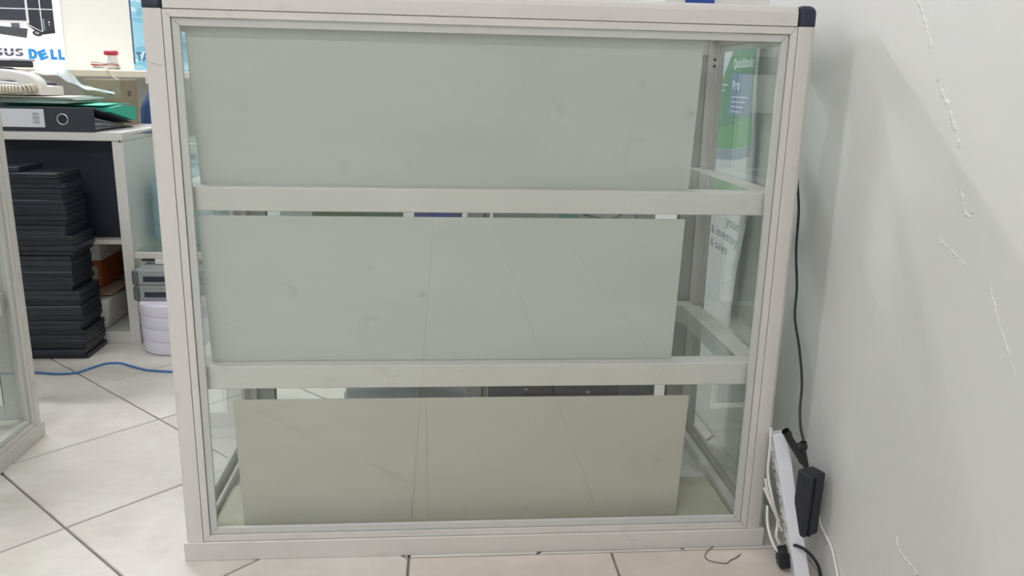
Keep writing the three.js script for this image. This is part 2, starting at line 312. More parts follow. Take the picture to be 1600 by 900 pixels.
// boards leaning on the front glass
function board(label, mat, bl, br, yb, zb, zt, hgt, t = 0.003) {
  const w = br - bl, L = Math.hypot(hgt, zt - zb), g = rbox(w, L, t, 0.0008, 1, [0, L / 2, -t / 2]);
  const m = single('board', label, 'board', g, mat, [(bl + br) / 2, yb, zb], 'pale boards leaning in the display case');
  m.rotation.x = Math.asin((zt - zb) / L); return m;
}
board('pale grey board leaning on the top shelf of the display case', M.board1, -0.3735, 0.398, 0.6275, -1.290, -1.264, 0.2365);
board('pale grey board leaning on the lower shelf of the display case', M.board2, -0.3755, 0.390, 0.3385, -1.290, -1.2685, 0.244);
{
  const m = board('yellowish stained board with a vertical crease on the bottom of the display case', M.board3, -0.3425, 0.4205, 0.0326, -1.295, -1.270, 0.2455);
  part('crease', rbox(0.0012, 0.24, 0.0006, 0.0002, 1, [-0.066, 0.122, 0.0003]), std({ color: 0xbdb89f, roughness: 0.7 }), m);
  m.userData.group = undefined; delete m.userData.group;
}
// plate with rounded back corners and leaflets on the case floor
{
  const s = new THREE.Shape(), x0 = -0.4, x1 = 0.526, z0 = -1.268, z1 = -1.448, r = 0.014;
  s.moveTo(x0, -z0); s.lineTo(x1, -z0); s.lineTo(x1, -z1 - r); s.absarc(x1 - r, -z1 - r, r, 0, Math.PI / 2, false); s.lineTo(x0 + r, -z1); s.absarc(x0 + r, -z1 - r, r, Math.PI / 2, Math.PI, false); s.lineTo(x0, -z0);
  const g = boxUV(extr(s, 0.008)); g.rotateX(-Math.PI / 2);
  const b = single('base_plate', 'beige plate with rounded corners lying on the display case floor', 'plate', g, std({ map: boardTex([208, 205, 182], [199, 196, 172], [188, 182, 150], 5), roughness: 0.3 }), [0, 0.0244, 0]);
  part('edge_trim', tube([[x0 + 0.004, 0.004, z1 + 0.004], [x0 + 0.016, 0.004, z1], [x0 + 0.1, 0.004, z1], [x1 - 0.1, 0.004, z1], [x1 - 0.016, 0.004, z1]], 0.0038, 80, 6), std({ color: 0x6f9480, roughness: 0.3 }), b);
}
const leafletTex = canvasTex(256, 256, (c, w, h) => { c.fillStyle = '#dfe3dd'; c.fillRect(0, 0, w, h); c.fillStyle = '#3d4a48'; c.fillRect(30, 40, 150, 40); c.fillRect(120, 92, 90, 18); c.fillStyle = '#7d8c88'; for (let i = 0; i < 5; i++) c.fillRect(30, 130 + i * 20, 170 - i * 12, 8); });
single('leaflet', 'small white leaflet with dark print on the display case floor', 'leaflet', rbox(0.085, 0.001, 0.1, 0.0003), std({ color: 0xffffff, roughness: 0.6 }), [0.462, 0.0248, -1.525]).rotation.y = 0.2;
{ const l = scene.children[scene.children.length - 1]; const p = part('print', new THREE.PlaneGeometry(0.083, 0.098).rotateX(-Math.PI / 2).translate(0, 0.0008, 0), std({ map: leafletTex, roughness: 0.6 }), l); p.userData.label = 'dark printed bars'; }

// things standing behind the sliding doors: sheets taped to the back glass
function sheet(name, label, x0, x1, y0, y1, tex, z = CZ - CB - 0.004) {
  const g = new THREE.BoxGeometry(x1 - x0, y1 - y0, 0.0008);
  return single(name, label, 'poster', g, std({ map: tex, roughness: 0.5 }), [(x0 + x1) / 2, (y0 + y1) / 2, z]);
}
sheet('poster', 'white and green poster taped behind the sliding door', onZ(438, 335, -1.704).x, onZ(630, 335, -1.704).x, 0.34, 0.74, canvasTex(256, 512, (c, w, h) => { c.fillStyle = '#dcdedb'; c.fillRect(0, 0, w, h); c.fillStyle = '#4f7c55'; c.fillRect(66, 0, w, h); c.fillStyle = '#5d8b60'; c.fillRect(120, 80, 100, 120); }));
sheet('poster', 'narrow blue and grey poster taped behind the sliding door', onZ(647, 335, -1.704).x, onZ(722, 335, -1.704).x, 0.30, 0.74, canvasTex(128, 512, (c, w, h) => { c.fillStyle = '#4a51a0'; c.fillRect(0, 0, w, h); c.fillStyle = '#8d9297'; c.fillRect(0, 380, w, h); c.fillStyle = '#3c45c0'; c.fillRect(40, 230, 60, 40); }));
sheet('poster', 'pale poster with teal heading and handwriting behind the sliding door', onZ(770, 335, -1.704).x, onZ(1024, 335, -1.704).x, 0.31, 0.74, canvasTex(512, 512, (c, w, h) => { c.fillStyle = '#b2b4ae'; c.fillRect(0, 0, w, h); c.fillStyle = '#6fb19a'; c.fillRect(206, 240, 62, 60); c.strokeStyle = '#454a48'; c.lineWidth = 4; c.beginPath(); c.moveTo(282, 262); c.lineTo(345, 272); c.moveTo(370, 274); c.quadraticCurveTo(410, 262, 412, 256); c.moveTo(440, 250); c.lineTo(460, 280); c.stroke(); }));
sheet('poster', 'dark blue photo poster low behind the sliding door', onZ(762, 612, -1.704).x, onZ(1022, 612, -1.704).x, 0.085, 0.29, canvasTex(512, 256, (c, w, h) => { c.fillStyle = '#3a404c'; c.fillRect(0, 0, w, h); c.fillStyle = '#48536b'; c.fillRect(0, 0, 110, h); c.fillStyle = '#5a6670'; c.fillRect(400, 0, 112, h); c.fillStyle = '#d5d6d0'; for (const [x, y, s] of [[272, 188, 12], [120, 180, 6], [138, 184, 5], [112, 205, 8], [300, 214, 10]]) c.fillRect(x, y, s, s); }));
{
  // slumped grey plastic bag on the floor behind the left sliding door
  const A = onZ(548, 615, -1.84), B = onZ(735, 615, -1.84), w = B.x - A.x, g = new THREE.SphereGeometry(1, 40, 24), p = g.attributes.position;
  for (let i = 0; i < p.count; i++) { const x = p.getX(i), y = p.getY(i), z = p.getZ(i), n = 1 + 0.07 * Math.sin(7 * x + 3 * y) * Math.cos(5 * z + 4 * y) + 0.04 * Math.sin(13 * y + 9 * x); p.setXYZ(i, x * n * w * 0.56, Math.max(0, 0.075 + y * n * 0.12), z * n * 0.1); }
  g.computeVertexNormals();
  single('plastic_bag', 'slumped grey plastic bag on the floor behind the display case', 'bag', g, std({ color: 0x8f979b, roughness: 0.35 }), [(A.x + B.x) / 2, 0.001, -1.83]);
}
// pack lying on the case top
{
  const A = onZ(1045, 0, -1.36), B = onZ(1212, 0, -1.36), g = thing('flat_box', 'flat white and blue box lying on top of the display case', 'box', [(A.x + B.x) / 2, Y_TOP - 0.0015, -1.46]);
  part('body', rbox(B.x - A.x, 0.03, 0.15, 0.002, 1, [0, 0.0152, 0]), M.white, g);
  part('blue_band', rbox(0.05, 0.026, 0.001, 0.0003, 1, [-0.03, 0.0155, 0.0756]), std({ color: 0x2b4b9c, roughness: 0.5 }), g);
}

// ---------------------------------------------------------------- right wall: banner, cords, power strip
const qbTex = canvasTex(512, 1400, (c, w, h) => {
  c.fillStyle = '#d9dfe0'; c.fillRect(0, 0, w, h);
  c.fillStyle = '#43916a'; c.beginPath(); c.moveTo(190, 90); c.lineTo(462, 60); c.lineTo(455, 545); c.quadraticCurveTo(300, 600, 0, 605); c.lineTo(0, 330); c.closePath(); c.fill();
  c.fillStyle = '#55ad66'; c.beginPath(); c.moveTo(0, 520); c.lineTo(455, 430); c.lineTo(455, 545); c.quadraticCurveTo(300, 600, 0, 605); c.fill();
  c.fillStyle = '#5f86ab'; c.fillRect(150, 246, 270, 190);
  c.fillStyle = '#8ea6b8'; c.beginPath(); c.moveTo(455, 547); c.quadraticCurveTo(300, 602, 0, 607); c.lineTo(0, 660); c.quadraticCurveTo(300, 650, 455, 600); c.fill();
  const word = (t, x0, x1, y, px, col) => { c.save(); c.font = `bold ${px}px sans-serif`; c.fillStyle = col; const m = c.measureText(t).width || 1; c.translate(x0, y); c.scale((x1 - x0) / m, 1); c.fillText(t, 0, 0); c.restore(); };
  word('QuickBooks', 165, 425, 222, 58, '#e8f3ee'); word('Pro', 168, 262, 322, 60, '#e8f3ee');
  c.fillStyle = '#cfdcea'; for (let i = 0; i < 4; i++) c.fillRect(175, 350 + i * 22, 200 - i * 26, 7);
  c.fillStyle = '#e8f3ee'; c.fillRect(40, 296, 80, 6); c.fillRect(40, 322, 46, 6);
  word('your', 240, 420, 955, 62, '#4a5560'); word('& inventory', 60, 430, 1025, 56, '#4a5560'); word('& sales', 60, 300, 1092, 56, '#4a5560');
  c.fillStyle = '#3f6ba3'; c.fillRect(490, 0, 14, 900);
});
{
  const A = onX(1122, 150, XR), z0 = A.z, z1 = onX(1203, 95, XR).z, y0 = 0.285, y1 = 0.935, g = new THREE.PlaneGeometry(1, 1, 24, 40), p = g.attributes.position;
  for (let i = 0; i < p.count; i++) { const u = p.getX(i) + 0.5, v = p.getY(i) + 0.5; const z = z0 + (z1 - z0) * u - Math.max(0, 0.45 - v) * u * 0.10 + Math.sin(v * 7) * 0.006 * u;
    p.setXYZ(i, XR - 0.0015 - 0.014 * u * u * u * (1 + 0.4 * Math.sin(v * 9)), y0 + (y1 - y0) * v, z); }
  g.computeVertexNormals();
  single('wall_banner', 'green and white software banner curling off the wall behind the case', 'poster', g, std({ map: qbTex, roughness: 0.55, side: THREE.DoubleSide }));
}
{
  // power strip on edge, leaning between the case and the wall
  const B = onY(1256, 912, 0.004), Tp = onZ(1219, 678, -1.205), up = Tp.clone().sub(B), L = up.length(); up.normalize();
  const g = thing('power_strip', 'white power strip leaning between the display case and wall', 'power strip', [B.x, B.y, B.z]);
  const side = V(1, 0, 0).addScaledVector(up, -up.x).normalize(), back = new THREE.Vector3().crossVectors(side, up);
  g.quaternion.setFromRotationMatrix(new THREE.Matrix4().makeBasis(side, up, back)); g.rotateY(-0.22);
  part('body', rbox(0.024, L, 0.046, 0.003, 2, [0, L / 2, -0.023]), std({ color: 0xdadde2, roughness: 0.4 }), g);
  for (const k of [0.25, 0.42, 0.59, 0.76]) {
    const s = part('socket', new THREE.CylinderGeometry(0.017, 0.017, 0.003, 24).rotateZ(Math.PI / 2).translate(-0.0128, L * k, -0.023), std({ color: 0xc9cac6, roughness: 0.5 }), g);
    for (const [dy, dz] of [[0.007, 0], [-0.005, 0.007], [-0.005, -0.007]]) part('pin_hole', new THREE.CylinderGeometry(0.0022, 0.0022, 0.001, 10).rotateZ(Math.PI / 2).translate(-0.0146, L * k + dy, -0.023 + dz), M.black, s);
  }
  part('switch', rbox(0.004, 0.014, 0.01, 0.001, 1, [-0.0135, L * 0.91, -0.023]), M.white, g);
}
{
  const C = onZ(1262, 784, -1.165), g = thing('power_adapter', 'black power adapter hanging between power strip and wall', 'adapter', [C.x, C.y, C.z]);
  g.rotation.set(0, 0.42, -0.02);
  part('body', rbox(0.036, 0.112, 0.030, 0.005, 3), std({ color: 0x22262e, roughness: 0.42 }), g);
  part('rib', rbox(0.004, 0.104, 0.006, 0.0015, 2, [-0.006, -0.002, 0.0152]), std({ color: 0x1a1d24, roughness: 0.5 }), g);
  const R = (px, py, z = -1.165) => g.worldToLocal(onZ(px, py, z)); g.updateMatrixWorld();
  part('strain_relief', tube([R(1259, 729), R(1256, 712), R(1254, 700), R(1256, 690)], 0.005, 16, 8), M.black, g);
  part('folded_cord', tube([R(1229, 676), R(1236, 690), R(1246, 706), R(1255, 722)], 0.0062, 20, 10), M.black, g);
  for (const [a, b] of [[[1227, 673], [1232, 680]]]) part('cord_end', tube([R(...a), R(...b)], 0.0066, 4, 10), M.black, g);
  part('cord_tie', tube([R(1244, 700), R(1250, 697), R(1259, 699)], 0.006, 12, 8), M.black, g);
  const zs = [-1.165, -1.175, -1.2, -1.24, -1.28, -1.32, -1.35, -1.37];
  part('cord', tube([[1256, 690], [1251, 668], [1250, 640], [1253, 600], [1249, 545], [1242, 495], [1245, 450], [1244, 390], [1248, 330], [1247, 300], [1244, 250]].map(([x, y], i) => { const z = -1.165 - 0.021 * i; const q = onZ(x, y, z); if (q.x > XR - 0.004) return g.worldToLocal(onX(x, y, XR - 0.004)); return g.worldToLocal(q); }), 0.0021, 160, 8), M.black, g);
}
{
  const W = (px, py, z) => onZ(px, py, z), wm = std({ color: 0xdcdbd3, roughness: 0.5 });
  const cable = (label, pts, r = 0.0026) => single('white_cord', label, 'cord', tube(pts, r, 80, 8), wm);
  cable('white cord dropping straight between case post and power strip', [W(1205, 668, -1.215), W(1203, 700, -1.21), W(1200, 740, -1.21), W(1206, 775, -1.2), W(1212, 800, -1.2), W(1218, 815, -1.2)]);
  cable('white cord sloping down across the sockets of the power strip', [W(1194, 762, -1.235), W(1200, 776, -1.222), W(1208, 795, -1.21), W(1216, 814, -1.205), W(1222, 830, -1.2)]);
  cable('white cord looping low beside the sockets of the power strip', [W(1196, 748, -1.24), W(1199, 765, -1.225), W(1206, 783, -1.215), W(1212, 800, -1.208), W(1215, 817, -1.205), W(1213, 838, -1.195), W(1218, 850, -1.19)]);
  cable('white cord ending in the black plug', [W(1199, 790, -1.225), W(1199, 815, -1.21), W(1203, 836, -1.195), W(1210, 854, -1.18), W(1216, 862, -1.175)]);
  cable('white cord hanging along the wall beside the black adapter', [[1279, 802], [1282, 820], [1291, 838], [1299, 855], [1304, 875], [1309, 900], [1312, 925]].map(([x, y], i) => { const q = onX(x, y, XR - 0.003); return q; }));
  const p = onZ(1226, 870, -1.172), g = thing('black_plug', 'black rubber plug at the foot of the power strip', 'plug', [p.x, p.y, p.z]); g.rotation.z = 0.1;
  part('body', rbox(0.023, 0.036, 0.02, 0.004, 2), M.black, g); for (const y of [-0.006, 0.0, 0.006]) part('grip_rib', rbox(0.0245, 0.0022, 0.0215, 0.0008, 1, [0, y, 0]), M.black, g);
  g.updateMatrixWorld();
  part('cord', tube([[1233, 852, -1.165], [1246, 853, -1.14], [1258, 859, -1.125], [1271, 872, -1.125], [1279, 886, -1.13], [1282, 900, -1.13], [1281, 925, -1.13]].map(([x, y, z]) => g.worldToLocal(onZ(x, y, z))), 0.0028, 60, 8), M.black, g);
}
single('wire_bit', 'short bent dark wire lying on the tiles before the case', 'wire', tube([[1117, 853], [1110, 857], [1103, 864], [1102, 871], [1109, 876], [1122, 879], [1135, 880], [1142, 875], [1149, 872], [1157, 866]].map(([x, y]) => onY(x, y, 0.0014)), 0.0009, 60, 6), std({ color: 0x6a625a, roughness: 0.7 }));

// ---------------------------------------------------------------- blue network cable across the floor
single('network_cable', 'blue network cable running across the floor tiles', 'cable', tube([[-20, 590], [30, 584], [57, 582], [90, 584], [120, 582], [145, 574], [165, 568], [185, 567], [205, 572], [230, 578], [265, 580.5], [300, 582], [350, 579], [400, 574]].map(([x, y]) => onY(x, y, 0.0035)), 0.003, 200, 8), std({ color: 0x4a78b4, roughness: 0.5 }));

// ---------------------------------------------------------------- white cabinet on the left with its contents
const ZD = -2.42;
const cab = thing('open_cabinet', 'low white open cabinet with one shelf behind the stack of cases', 'cabinet');
part('side_panel', lim(-0.9385, -0.9085, 0, 0.605, -2.86, ZD), M.melamine, cab);
part('side_panel', lim(-1.80, -1.77, 0, 0.605, -2.86, ZD), M.melamine, cab);
part('cabinet_top', lim(-1.81, -0.9075, 0.6053, 0.6295, -2.87, ZD + 0.003), M.melamine, cab);
part('shelf', lim(-1.7697, -0.9388, 0.303, 0.317, -2.85, ZD - 0.015), M.melamine, cab);
part('bottom_board', lim(-1.7697, -0.9388, 0, 0.038, -2.85, ZD - 0.004), M.melamine, cab);
part('back_board', lim(-1.7697, -0.9388, 0.0383, 0.605, -2.86, -2.8503), M.melamine, cab);
part('screw', new THREE.CylinderGeometry(0.003, 0.003, 0.002, 10).rotateX(Math.PI / 2).translate(-0.915, 0.605, ZD + 0.0035), M.gasket, cab);
single('navy_board', 'dark navy board standing in the top of the white cabinet', 'board', lim(-1.76, -0.942, 0.3175, 0.6045, -2.50, -2.47, 0.003), M.navy);
{
  const P = onZ(155, 445, -2.55), g = thing('toner_box', 'orange cardboard box with white lid on the cabinet papers', 'box', [-1.192, 0.148, -2.64]);
  const o = std({ map: dataTex(128, (x, y, i) => mix([176, 92, 44], [162, 82, 38], nB[y * 4 * 512 + x * 4])), roughness: 0.6 });
  part('body', rbox(0.28, 0.083, 0.2, 0.002, 1, [0, 0.0415, 0]), o, g);
  part('lid', rbox(0.283, 0.05, 0.203, 0.002, 1, [0, 0.1083, 0]), M.white, g);
  part('shipping_label', rbox(0.035, 0.042, 0.0008, 0.0002, 1, [0.112, 0.045, 0.1006]), std({ color: 0xb9b5aa, roughness: 0.6 }), g);
  part('round_mark', new THREE.TorusGeometry(0.016, 0.002, 6, 24).rotateY(Math.PI / 2).translate(0.1402, 0.05, -0.03), std({ color: 0x8d4a1c, roughness: 0.6 }), g);
}
{
  const g = thing('storage_bin', 'white plastic bin with rounded corners in the cabinet bottom', 'bin', [-1.155, 0.0385, -2.565]);
  const s = new THREE.Shape(), w = 0.15, d = 0.13, r = 0.03; s.moveTo(-w + r, -d); s.lineTo(w - r, -d); s.absarc(w - r, -d + r, r, -Math.PI / 2, 0, false); s.lineTo(w, d - r); s.absarc(w - r, d - r, r, 0, Math.PI / 2, false); s.lineTo(-w + r, d); s.absarc(-w + r, d - r, r, Math.PI / 2, Math.PI, false); s.lineTo(-w, -d + r); s.absarc(-w + r, -d + r, r, Math.PI, Math.PI * 1.5, false);
  const b = extr(s, 0.088, 0.003); b.rotateX(-Math.PI / 2); b.translate(0, 0.003, 0);
  const p = b.attributes.position; for (let i = 0; i < p.count; i++) { const k = 0.9 + 0.1 * p.getY(i) / 0.09; p.setX(i, p.getX(i) * k); p.setZ(i, p.getZ(i) * k); } b.computeVertexNormals();
  part('tub', boxUV(b), std({ color: 0xebeae4, roughness: 0.4 }), g);
  part('hand_hole', rbox(0.004, 0.02, 0.06, 0.0018, 2, [0.146, 0.07, -0.01]), M.black, g);
}
for (let k = 0; k < 4; k++) { const r = rng(90 + k), m = single('loose_paper', ['beige paper lying lowest on the white bin', 'brown paper second from the bottom on the white bin', 'pale beige paper third from the bottom on the white bin', 'light brown paper topmost on the white bin'][k], 'paper', rbox(0.25, 0.0022, 0.2, 0.0006), std({ color: [0xbfae9c, 0xa98d78, 0xcdbba8, 0xb59b86][k], roughness: 0.7 }), [-1.145 + k * 0.008, 0.1336 + k * 0.0034, -2.565 + (r() - 0.5) * 0.03], 'papers on the white bin'); m.rotation.y = (r() - 0.5) * 0.5; }

// stack of black plastic disc cases
{
  const g0 = rbox(0.19, 0.0138, 0.136, 0.0016, 1), cm = [0x1f232c, 0x242934, 0x191c25].map(c => std({ color: c, roughness: 0.34 }));
  const spine = rbox(0.184, 0.0013, 0.001, 0.0002, 1, [0, 0.0052, 0.0682]), sm = [0x2e333d, 0x3a404b, 0x717884].map(c => std({ color: c, roughness: 0.3 })), r = rng(3);
  const n = 38, proto = new THREE.Group();
  const b = part('shell', g0, cm[0], proto); part('clear_sleeve', spine, sm[0], proto);
  for (let i = 0; i < n; i++) {
    const t = i / (n - 1), y = 0.0072 + i * 0.01425; const c = proto.clone(); c.name = numbered('disc_case'); scene.add(c);
    c.children[0].material = cm[i % 3]; c.children[1].material = sm[[0, 1, 0, 2, 0, 1, 1][i % 7]];
    let dx = (r() - 0.5) * 0.009, dz = (r() - 0.5) * 0.011; if (i < 6) { dx += 0.004; } else if (i > 9 && i < 12) dx += 0.004; else if (i > 13 && i < 21) dx -= 0.012; else if (i > 24) dx -= 0.012;
    if (i === n - 1) { dx -= 0.11; dz -= 0.02; }
    c.position.set(-1.1095 + dx, y, -2.35 + dz); c.rotation.y = (r() - 0.5) * 0.05;
    c.userData = { label: i === n - 1 ? 'black plastic disc case on top of the tall stack, pushed aside' : i === 0 ? 'black plastic disc case lowest in the stack, on the floor tiles' : 'black plastic disc case in the tall stack before the white cabinet', category: 'disc case', group: i === n - 1 ? undefined : 'stacked black disc cases' }; if (!c.userData.group) delete c.userData.group;
  }
}

// binder, folder, papers, telephone on the cabinet
const YD = 0.6297;
{
  const g = thing('lever_arch_binder', 'black lever arch binder lying on the white cabinet', 'binder', [-1.137, YD, ZD + 0.006]), L = 0.32, H = 0.067, D = 0.285, bm = std({ color: 0x2a2f39, roughness: 0.5 });
  part('spine', rbox(L, H, 0.003, 0.001, 1, [0, H / 2, -0.0015]), bm, g);
  part('cover', rbox(L, 0.0028, D, 0.001, 1, [0, 0.0014, -D / 2 - 0.0032]), bm, g);
  const top = part('cover', rbox(L, 0.0028, D, 0.001, 1, [0, 0, -D / 2]), bm, g); top.position.set(0, H - 0.0015, -0.0034); top.rotation.x = -Math.atan2(H - 0.014, D);
  part('label_card', rbox(0.15, 0.05, 0.0008, 0.0002, 1, [-0.049, 0.036, 0.0005]), std({ color: 0xd3d5da, roughness: 0.6 }), g);
  const bc = new THREE.Group(); bc.name = 'barcode'; bc.position.set(0.004, 0.036, 0.0012); g.add(bc);
  for (let i = 0; i < 7; i++) part('bar', rbox(0.018, 0.0018 - (i % 3) * 0.0004, 0.0003, 0.0001, 1, [0, -0.013 + i * 0.0043, 0]), std({ color: 0x55585e, roughness: 0.6 }), bc);
  part('green_strip', rbox(0.007, 0.05, 0.0009, 0.0002, 1, [-0.1285, 0.036, 0.0005]), std({ color: 0x5d9270, roughness: 0.6 }), g);
  part('finger_ring', new THREE.TorusGeometry(0.0142, 0.0018, 8, 32).translate(0.075, 0.034, 0.001), std({ color: 0xc9ccd2, roughness: 0.25, metalness: 0.8 }), g);
  part('finger_hole', new THREE.CircleGeometry(0.012, 24).translate(0.075, 0.034, 0.0004), M.black, g);
  // sheets inside
  for (let i = 0; i < 5; i++) { const s = extr([[0.012, 0.004 + i * 0.0078], [D - 0.02 - i * 0.012, 0.0035 + i * 0.0016], [D - 0.02 - i * 0.012, 0.0048 + i * 0.0016], [0.012, 0.0105 + i * 0.0078]], L - 0.03); s.rotateY(Math.PI / 2); s.translate(-L / 2 + 0.015, 0, 0); part('sheets', s, std({ color: [0x8b8f95, 0x6e7379, 0xa0a4a8, 0x55595f, 0x7c8086][i], roughness: 0.7 }), g); }
}
{
  // green folder resting on the slope of the binder
  const x0 = -1.27, x1 = -0.962, a = [[-2.50, 0.683], [-2.69, 0.6500], [-2.70, 0.692], [-2.6, 0.699], [-2.50, 0.695]];
  const g = thing('green_folder', 'teal green cardboard folder lying on the black binder', 'folder', [x0, 0, 0]);
  const s = extr(a.map(([z, y]) => [-z, y]), x1 - x0); s.rotateY(Math.PI / 2);
  part('cover', boxUV(s), std({ color: 0x2fae92, roughness: 0.45 }), g);
  part('flap', extr([[2.49, 0.6990], [2.70, 0.6995], [2.70, 0.7005], [2.6, 0.704], [2.49, 0.7000]], x1 - x0 - 0.02).rotateY(Math.PI / 2).translate(0.004, 0.001, 0), std({ color: 0x58cdb4, roughness: 0.4 }), g);
}
for (let k = 0; k < 6; k++) { const r = rng(40 + k), m = single('paper_folder', ['greyish green thin folder at the bottom of the telephone pile', 'cream thin folder second from the bottom of the telephone pile', 'pale teal thin folder third from the bottom of the telephone pile', 'cream thin folder fourth from the bottom of the telephone pile', 'pale teal thin folder just below the top of the telephone pile', 'cream thin folder on top of the pile, under the telephone'][k], 'folder', rbox(0.34, 0.0024, 0.2, 0.0008), std({ color: [0x7fa89a, 0xc9c5b4, 0x8fb5b0, 0xd7d2c4, 0x9ab8b4, 0xcfcabb][k], roughness: 0.6 }), [-1.225 + (r() - 0.5) * 0.03, 0.7068 + k * 0.0031, -2.56 + (r() - 0.5) * 0.02], 'folders piled under the telephone'); m.rotation.y = (r() - 0.5) * 0.14; }
{
  const g = thing('telephone', 'white corded desk telephone on the pile of folders', 'telephone', [-1.255, 0.7265, -2.53]), wm = std({ color: 0xe6e6e2, roughness: 0.3 });
  const s = extr([[-0.11, 0], [0.11, 0], [0.11, 0.016], [-0.09, 0.03], [-0.11, 0.03]], 0.14, 0.004); s.rotateY(0); s.translate(0, 0.004, -0.09); part('base', s, wm, g);
  const a = new THREE.Shape(); a.moveTo(-0.105, 0); a.lineTo(-0.06, 0); a.quadraticCurveTo(-0.055, 0.016, -0.03, 0.019); a.lineTo(0.035, 0.019); a.quadraticCurveTo(0.06, 0.016, 0.065, -0.004); a.lineTo(0.108, -0.004); a.quadraticCurveTo(0.108, 0.022, 0.07, 0.03); a.quadraticCurveTo(0, 0.046, -0.07, 0.034); a.quadraticCurveTo(-0.105, 0.026, -0.105, 0);
  const h = extr(a, 0.036, 0.006); h.translate(0, 0.026, 0.01); part('handset', h, wm, g);
  // coiled cord
  const pts = [], path = new THREE.CatmullRomCurve3([V(-0.12, 0.010, 0.088), V(-0.03, 0.010, 0.092), V(0.04, 0.014, 0.09), V(0.085, 0.016, 0.08), V(0.10, 0.02, 0.05)]);
  for (let i = 0; i <= 520; i++) { const t = i / 520, c = path.getPointAt(t), tg = path.getTangentAt(t), n = V(0, 1, 0).cross(tg).normalize(), b = tg.clone().cross(n), w = t * 30 * Math.PI * 2; pts.push(c.addScaledVector(n, Math.cos(w) * 0.0105).addScaledVector(b, Math.sin(w) * 0.0105)); }
  part('coiled_cord', tube(pts, 0.0027, 900, 6), std({ color: 0xd9d2bd, roughness: 0.5 }), g).userData.label = 'cream coiled cord';
}
{
  // clear plastic sleeve draped behind the telephone
  const prof = [[20, 128], [40, 106], [60, 103], [85, 107], [105, 118], [125, 130], [150, 138], [180, 144]].map(([x, y]) => onZ(x, y, -2.665)), cv = new THREE.CatmullRomCurve3(prof), g = new THREE.PlaneGeometry(1, 1, 50, 10), p = g.attributes.position;
  for (let i = 0; i < p.count; i++) { const u = p.getX(i) + 0.5, v = p.getY(i) + 0.5, c = cv.getPoint(u); p.setXYZ(i, c.x + 0.02 * v * Math.sin(u * 5), c.y - (1 - v) * 0.03 * (1 - u * 0.9) + 0.003 * Math.sin(u * 30 + v * 8), c.z - v * 0.05 * (1 - 0.7 * u) + 0.02 * (1 - v) * (1 - u)); }
  g.computeVertexNormals();
  single('plastic_sleeve', 'clear plastic sleeve draped behind the white telephone', 'plastic sleeve', g, new THREE.MeshPhysicalMaterial({ color: 0xdbe8e8, roughness: 0.35, transmission: 0.45, thickness: 0, side: THREE.DoubleSide }));
}
// cardboard box and dark printer behind, blue jug
{
  const A = onZ(128, 123, -2.72), B = onZ(186, 123, -2.72), g = thing('cardboard_box', 'brown cardboard box standing behind the black binder', 'box', [(A.x + B.x) / 2, YD, -2.795]), w = B.x - A.x, h = A.y - YD;
  part('body', rbox(w, h, 0.14, 0.002, 1, [0, h / 2, 0]), std({ map: dataTex(128, (x, y, i) => mix([158, 146, 122], [146, 134, 111], nB[y * 4 * 512 + x * 4])), roughness: 0.8 }), g);
  part('printed_mark', rbox(0.014, 0.016, 0.0006, 0.0002, 1, [w * 0.22, h * 0.72, 0.0703]), std({ color: 0x5f6468, roughness: 0.7 }), g);
  part('printed_mark', rbox(0.0006, 0.016, 0.03, 0.0002, 1, [w / 2 + 0.0003, h * 0.7, 0.0]), std({ color: 0x6a655c, roughness: 0.7 }), g);
}
{
  const g = thing('dark_printer', 'dark grey printer with pale lid below the computer poster', 'printer', [-1.44, YD, -2.785]);
  part('body', extr([[-0.14, 0], [0.18, 0], [0.17, 0.12], [0.04, 0.165], [-0.14, 0.17]], 0.15, 0.004).translate(0, 0.004, -0.075), std({ color: 0x3c3c46, roughness: 0.45 }), g);
  part('lid', rbox(0.27, 0.008, 0.155, 0.003, 2, [-0.02, 0.197, 0]), std({ color: 0xd5d6da, roughness: 0.4 }), g);
  part('tray', rbox(0.26, 0.018, 0.15, 0.004, 2, [-0.02, 0.1838, 0]), std({ color: 0x33333c, roughness: 0.45 }), g);
}
// counter along the back wall
const counter = thing('back_counter', 'cream topped counter along the back wall', 'counter');
part('counter_top', lim(-2.2, -0.55, 0.778, 0.804, ZB + 0.002, -3.18, 0.004, 2), std({ color: 0xefe9d2, roughness: 0.4 }), counter);
for (const x of [-2.17, -0.61]) part('support_panel', lim(x, x + 0.03, 0, 0.7777, ZB + 0.02, -3.22), M.melamine, counter);
{
  const P = onZ(178, 112, -3.24), g = thing('small_adapter', 'small white adapter with red top on the cream counter', 'adapter', [P.x, 0.8042, -3.24]);
  part('body', new THREE.CylinderGeometry(0.016, 0.024, 0.052, 20).translate(0, 0.026, 0), M.white, g);
  part('red_cap', new RoundedBoxGeometry(0.046, 0.018, 0.03, 3, 0.007).translate(-0.004, 0.061, 0), std({ color: 0xc2394a, roughness: 0.4 }), g);
  const r = rng(8); for (let k = 0; k < 4; k++) { const a = r() * 6, pts = []; for (let i = 0; i < 9; i++) { const w = a + i * 0.8; pts.push([-0.02 + Math.cos(w) * (0.038 + r() * 0.02), 0.004 + k * 0.006 + r() * 0.006, 0.025 + Math.sin(w) * 0.02]); } part('cable_loop', tube(pts, 0.0018, 60, 6), std({ color: [0x9a9a94, 0xd8d4c8, 0xb5564e, 0xcfcabc][k], roughness: 0.5 }), g); }
  part('hanging_cable', tube([[-0.01, 0.006, 0.05], [0.0, 0.003, 0.064], [0.02, -0.025, 0.068], [0.05, -0.036, 0.068], [0.09, -0.034, 0.068]], 0.0024, 40, 6), std({ color: 0xd9d4c0, roughness: 0.5 }), g);
}
